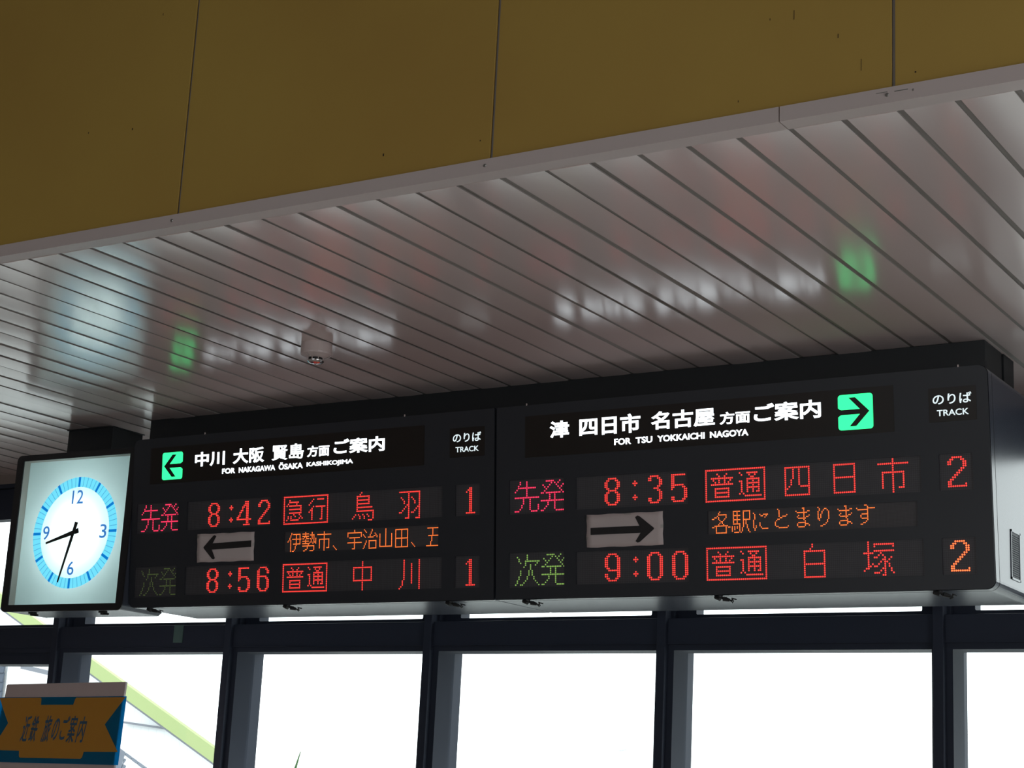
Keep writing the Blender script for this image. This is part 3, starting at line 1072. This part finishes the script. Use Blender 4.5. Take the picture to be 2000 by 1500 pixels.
lathe('base', [(0.055, -0.0002), (0.056, -0.008), (0.056, -0.036), (0.0545, -0.042), (0.046, -0.046)], M['plastic'], det)
lathe('skirt', [(0.046, -0.0461), (0.030, -0.053)], M['plastic'], det)
lathe('chamber', [(0.026, -0.0531), (0.026, -0.062)], M['black'], det, 24)
for k3 in range(8):
    a_ = 2 * PI * k3 / 8 + 0.2
    bm = bmesh.new()
    add_cyl(bm, (0.0285 * math.cos(a_), 0.0285 * math.sin(a_), -0.0515), (0.0285 * math.cos(a_), 0.0285 * math.sin(a_), -0.064), 0.0016, 0.0016, 6)
    bm_obj('rib', bm, M['plastic'], det)
lathe('sensor_cap', [(0.030, -0.0621), (0.030, -0.0655), (0.024, -0.071), (0.010, -0.0735), (0.002, -0.074)], M['chrome'], det, 24)
for k3 in range(3):
    a_ = 2 * PI * k3 / 3 + 2.6
    bm = bmesh.new()
    add_cyl(bm, (0.050 * math.cos(a_), 0.050 * math.sin(a_), -0.0445), (0.030 * math.cos(a_), 0.030 * math.sin(a_), -0.0535), 0.0022, 0.0016, 6)
    bm_obj('clip', bm, M['chrome'], det)

# ------------------------------------------------------------------ travel brochure stand with wrapped header
vux = Vector((0.98768834, -0.15643447, 0))
vvv = Vector((0.01091232, 0.06889766, 0.99756405))
vnn = vux.cross(vvv)
SM = Matrix((vux, vvv, vnn)).transposed().to_4x4()
SM.translation = Vector((-6.61674, 6.35, 2.08981))
M['card'] = mat('grey_pink_card', (0.62, 0.50, 0.48), 0.7, noise=0.04, nscale=12)
M['bandblue'] = translucent('blue_printed_film', (0.0, 0.36, 0.62), 0.68, 0.04)
M['bandorange'] = translucent('orange_printed_film', (0.64, 0.30, 0.045), 0.12, 0.04)
M['bandnavy'] = mat('navy_print', (0.035, 0.10, 0.17), 0.5)
stand = empty('brochure_stand', mtx=SM, label='grey travel brochure stand whose header is wrapped in an orange and blue banner', cat='stand')
link_mesh('header_board', plate([[(-0.512, -0.62), (0.519, -0.62), (0.501, -0.0), (-0.490, -0.006), (-0.497, -0.012)]], 0.010, 0.0), M['card'], stand)
link_mesh('header_edge', plate([[(0.5192, -0.62), (0.5215, -0.62), (0.5035, -0.002), (0.5012, -0.002)]], 0.010, 0.0), M['plastic'], stand)
box_obj('cabinet', (-0.50, 0.51, -2.05, -0.621, -0.20, 0.0), M['card'], stand, bev=0.004)
band = link_mesh('banner_film', plate([[(-0.56, -0.402), (0.548, -0.394), (0.532, -0.070), (-0.56, -0.074)]], 0.0012, 0.004), M['bandblue'], stand)
link_mesh('orange_print', plate([[(-0.55, -0.0775), (-0.170, -0.0760), (-0.162, -0.0800), (-0.158, -0.112), (0.115, -0.111), (0.125, -0.082), (0.134, -0.0760), (0.526, -0.0745),
                                  (0.397, -0.205), (0.5315, -0.333), (0.264, -0.337), (0.257, -0.364), (0.246, -0.371), (-0.262, -0.376), (-0.272, -0.370), (-0.280, -0.342), (-0.555, -0.342),
                                  (-0.478, -0.280), (-0.418, -0.205), (-0.47, -0.15), (-0.530, -0.080)]], 0.0008, 0.0054), M['bandorange'], band)
def slanted(chars):
    bm = bmesh.new()
    for ch, a0_, a1_, b0_, b1_ in chars:
        me = text_mesh(ch, a0_, b0_, a1_, b1_, 0.0062, 0.0008, 0.012)
        for v_ in me.vertices:                    # the slanted condensed lettering of the banner
            v_.co.x += (v_.co.y - (b0_ + b1_) / 2) * 0.16
        bm.from_mesh(me)
        bpy.data.meshes.remove(me)
    me = bpy.data.meshes.new('lettering')
    bm.to_mesh(me)
    bm.free()
    link_mesh('lettering', me, M['bandnavy'], band)


slanted((('近', -0.278, -0.222, -0.298, -0.166), ('鉄', -0.208, -0.150, -0.296, -0.166)))
slanted((('旅', -0.100, -0.040, -0.297, -0.164), ('の', -0.022, 0.030, -0.287, -0.178),
         ('ご', 0.050, 0.105, -0.283, -0.166), ('案', 0.112, 0.172, -0.296, -0.164), ('内', 0.190, 0.248, -0.294, -0.168)))
link_mesh('tab_crease', plate([[(-0.033, -0.004), (-0.025, -0.0035), (-0.026, -0.014), (-0.030, -0.018)]], 0.001, 0.0012), M['plastic'], stand)
link_mesh('tab_crease', plate([[(0.055, -0.004), (0.065, -0.0035), (0.063, -0.015), (0.058, -0.017)]], 0.001, 0.0012), M['plastic'], stand)

# ------------------------------------------------------------------ outside the windows
box_obj('ground', (-80, 60, 7.5, 120, -0.3, -0.2), mat('pale_paving', (0.35, 0.36, 0.35), 0.8), kind='structure')
M['siding'] = mat('white_siding', (0.78, 0.80, 0.82), 0.7)
M['barge'] = mat('yellow_green_bargeboard', (0.30, 0.37, 0.15), 0.5)
M['tile'] = mat('blue_grey_roof_tile', (0.030, 0.045, 0.075), 0.5)
M['greytrim'] = mat('grey_flashing', (0.16, 0.17, 0.20), 0.6)
YE = 22.0
sta = empty('gabled_building', (-23.0, YE, 0), label='white gabled building with yellow-green roof edge seen through the left windows', cat='building')
sl = (2.267 - 3.762) / (-19.365 + 22.464)
xr0, zr0 = -30.0, 3.762 + sl * (-30 + 22.464)
xr1, zr1 = -18.6, 3.762 + sl * (-18.6 + 22.464)


def xz_plate(name, poly, depth, y, material, parent, ox=-23.0):
    me = plate([[(x - ox, z) for x, z in poly]], depth, 0)
    me.transform(Matrix.Translation((0, y - YE, 0)) @ Matrix.Rotation(PI / 2, 4, 'X'))
    return link_mesh(name, me, material, parent)


th = 0.235
xz_plate('wall', [(xr0, 0), (-18.75, 0), (-18.75, zr0 + sl * (-18.75 - xr0) - 0.1), (xr0, zr0 - 0.1)], 0.2, YE + 0.45, M['siding'], sta)
xz_plate('bargeboard', [(xr0, zr0), (xr1, zr1), (xr1, zr1 - th), (xr0, zr0 - th)], 0.10, YE, M['barge'], sta)
xz_plate('barge_edge', [(xr0, zr0 - th), (xr1, zr1 - th), (xr1, zr1 - th - 0.04), (xr0, zr0 - th - 0.04)], 0.16, YE + 0.02, M['greytrim'], sta)
xz_plate('flashing', [(-21.60, 2.672), (-20.40, 2.566), (-20.40, 2.536), (-21.60, 2.640)], 0.08, YE + 0.12, M['greytrim'], sta)
n_s = 0
x_ = -26.6
while x_ < -19.2:
    zt = zr0 + sl * (x_ - xr0) - 0.15
    box_obj('siding_board', (x_ + 23.0, x_ + 23.0 + 0.177, 0.238, 0.25, 0.3, zt), M['siding'], sta)
    x_ += 0.1785
# eave line visible low between frame and clock
xz_plate('gutter', [(-26.2, 3.98), (-22.6, 3.40), (-22.6, 3.33), (-26.2, 3.90)], 0.1, YE - 0.3, M['greytrim'], sta)

hou = empty('tiled_house', (-21.5, 18.0, 0), label='low house with blue-grey tiled roof right of the brochure stand', cat='house')


def at(px, py, Y):
    d = CAM_F + CAM_R * ((px - 1000) / 3435.55) - CAM_U * ((py - 750) / 3435.55)
    return Vector((0, 0, EYE)) + d * (Y / d.y)


def roof_patch(pxs, rows, cols, parent, base):
    """four corners (top-left, top-right, bottom-right, bottom-left) -> rows x cols of overlapping tiles"""
    c = [p - Vector(base) for p in pxs]
    nrm = (c[1] - c[0]).cross(c[3] - c[0]).normalized()
    if nrm.y > 0:
        nrm = -nrm
    for r_ in range(rows):
        for q_ in range(cols):
            def pt(s, t):
                return (c[0] * (1 - s) + c[1] * s) * (1 - t) + (c[3] * (1 - s) + c[2] * s) * t
            s0, s1 = (q_ + 0.03) / cols, (q_ + 0.97) / cols
            t0, t1 = r_ / rows, (r_ + 1.05) / rows
            bm = bmesh.new()
            vv_ = []
            for off_ in (0.0, 0.025):
                for (s, t, e) in ((s0, t0, 0), (s1, t0, 0), (s1, t1, 0.02), (s0, t1, 0.02)):
                    vv_.append(bm.verts.new(pt(s, t) + nrm * (off_ + e)))
            bm.faces.new(vv_[0:4])
            bm.faces.new(vv_[4:8])
            for i in range(4):
                bm.faces.new((vv_[i], vv_[(i + 1) % 4], vv_[4 + (i + 1) % 4], vv_[4 + i]))
            bm_obj('roof_tile', bm, M['tile'], parent)


A_ = at(234, 1461, 18.0)
B_ = at(330, 1530, 18.6)
C_ = at(330, 1590, 17.0)
D_ = at(205, 1560, 16.6)
roof_patch([A_, B_, C_, D_], 8, 8, hou, (-21.5, 18.0, 0))
bm = bmesh.new()                        # house body carrying the roof slope
top = [p + Vector((0, 0.06, -0.05)) - Vector((-21.5, 18.0, 0)) for p in (A_, B_, C_, D_)]
vt = [bm.verts.new(p) for p in top]
vb = [bm.verts.new((p.x, p.y, -0.2)) for p in top]
bm.faces.new(vt)
for i in range(4):
    bm.faces.new((vt[i], vt[(i + 1) % 4], vb[(i + 1) % 4], vb[i]))
bm_obj('house_wall', bm, M['siding'], hou)
hou2 = empty('tiled_annex', (-24.0, 19.0, 0), label='narrow annex clad in blue-grey tiles at the far left edge above the brochure stand', cat='building')
ta, tb = at(-60, 1296, 19.0), at(12, 1301, 19.0)
tb.z = ta.z
roof_patch([ta, tb, Vector((tb.x, 19.0, 0.6)), Vector((ta.x, 19.0, 0.6))], 20, 5, hou2, (-24.0, 19.0, 0))
box_obj('annex_wall', (ta.x + 24.0, tb.x + 24.0 - 0.01, 0.05, 0.30, -0.2, ta.z - 0.02), M['siding'], hou2)
mast = empty('leafy_shoot', at(572, 1530, 14.0), label='thin green shoot rising at the bottom of the second window', cat='plant')
bm = bmesh.new()
lp = at(572, 1530, 14.0)
p1_, p2_, p3_ = at(566, 1560, 14.0) - lp, at(577, 1500, 14.0) - lp, at(587, 1468, 14.0) - lp
add_cyl(bm, p1_, p2_, 0.016, 0.013, 8)
add_cyl(bm, p2_, p3_, 0.013, 0.004, 8)
bm_obj('stem', bm, mat('shoot_green', (0.03, 0.10, 0.02), 0.6), mast)
ant = empty('roof_antenna', at(1216, 1560, 30.0), label='faint pale television antenna against the sky in the third window', cat='antenna')
la = at(1216, 1560, 30.0)
pale = mat('pale_aluminium', (0.62, 0.66, 0.70), 0.5)
bm = bmesh.new()
add_cyl(bm, at(1217, 1600, 30.0) - la, at(1215, 1462, 30.0) - la, 0.014, 0.012, 8)
bm_obj('mast', bm, pale, ant)
bm = bmesh.new()
add_cyl(bm, at(1195, 1433, 30.0) - la, at(1268, 1449, 30.0) - la, 0.009, 0.009, 6)
add_cyl(bm, at(1208, 1466, 30.0) - la, at(1224, 1463, 30.0) - la, 0.02, 0.02, 6)
add_cyl(bm, at(1215, 1465, 30.0) - la, at(1226, 1438, 30.0) - la, 0.009, 0.009, 6)
bm_obj('boom', bm, pale, ant)
for (a1_, b1_, a2_, b2_) in ((1198, 1428, 1203, 1442), (1222, 1430, 1228, 1444), (1240, 1438, 1245, 1449), (1258, 1442, 1263, 1452)):
    bm = bmesh.new()
    add_cyl(bm, at(a1_, b1_, 30.0) - la, at(a2_, b2_, 30.0) - la, 0.010, 0.010, 6)
    bm_obj('element', bm, pale, ant)

# drip marks and specks on the ochre panels
M['drip'] = mat('dark_drip_mark', (0.05, 0.028, 0.012), 0.6)
bm = bmesh.new()
for (px, py0, py1, w_) in ((1551, 20, 38, .0016), (1637, 66, 74, .002), (1682, 115, 138, .0012), (1442, 196, 200, .002), (1504, 36, 40, .002), (749, 300, 305, .0045), (259, 250, 254, .004), (173, 258, 261, .003), (938, 273, 276, .003), (319, 26, 30, .002), (1788, 139, 142, .004), (650, 366, 369, .003)):
    a_, b_ = at(px, py0, YF - 0.0003), at(px, py1, YF - 0.0003)
    add_box(bm, a_.x - w_ / 2, a_.x + w_ / 2, YF - 0.0006, YF + 0.001, b_.z, a_.z)
bm_obj('drip_marks', bm, M['drip'], fascia, kind='stuff')
bm = bmesh.new()
for (px, py, w_, h_) in ((1722, 181, .03, .0015), (1760, 176, .035, .0025), (1783, 175, .004, .006)):
    a_ = at(px, py, YF - 0.0125)
    add_box(bm, a_.x - w_ / 2, a_.x + w_ / 2, YF - 0.0126, YF - 0.0115, a_.z - h_ / 2, a_.z + h_ / 2)
bm_obj('scuff_marks', bm, M['screw'], [o for o in bpy.data.objects if o.name == 'trim_2'][0], kind='stuff')
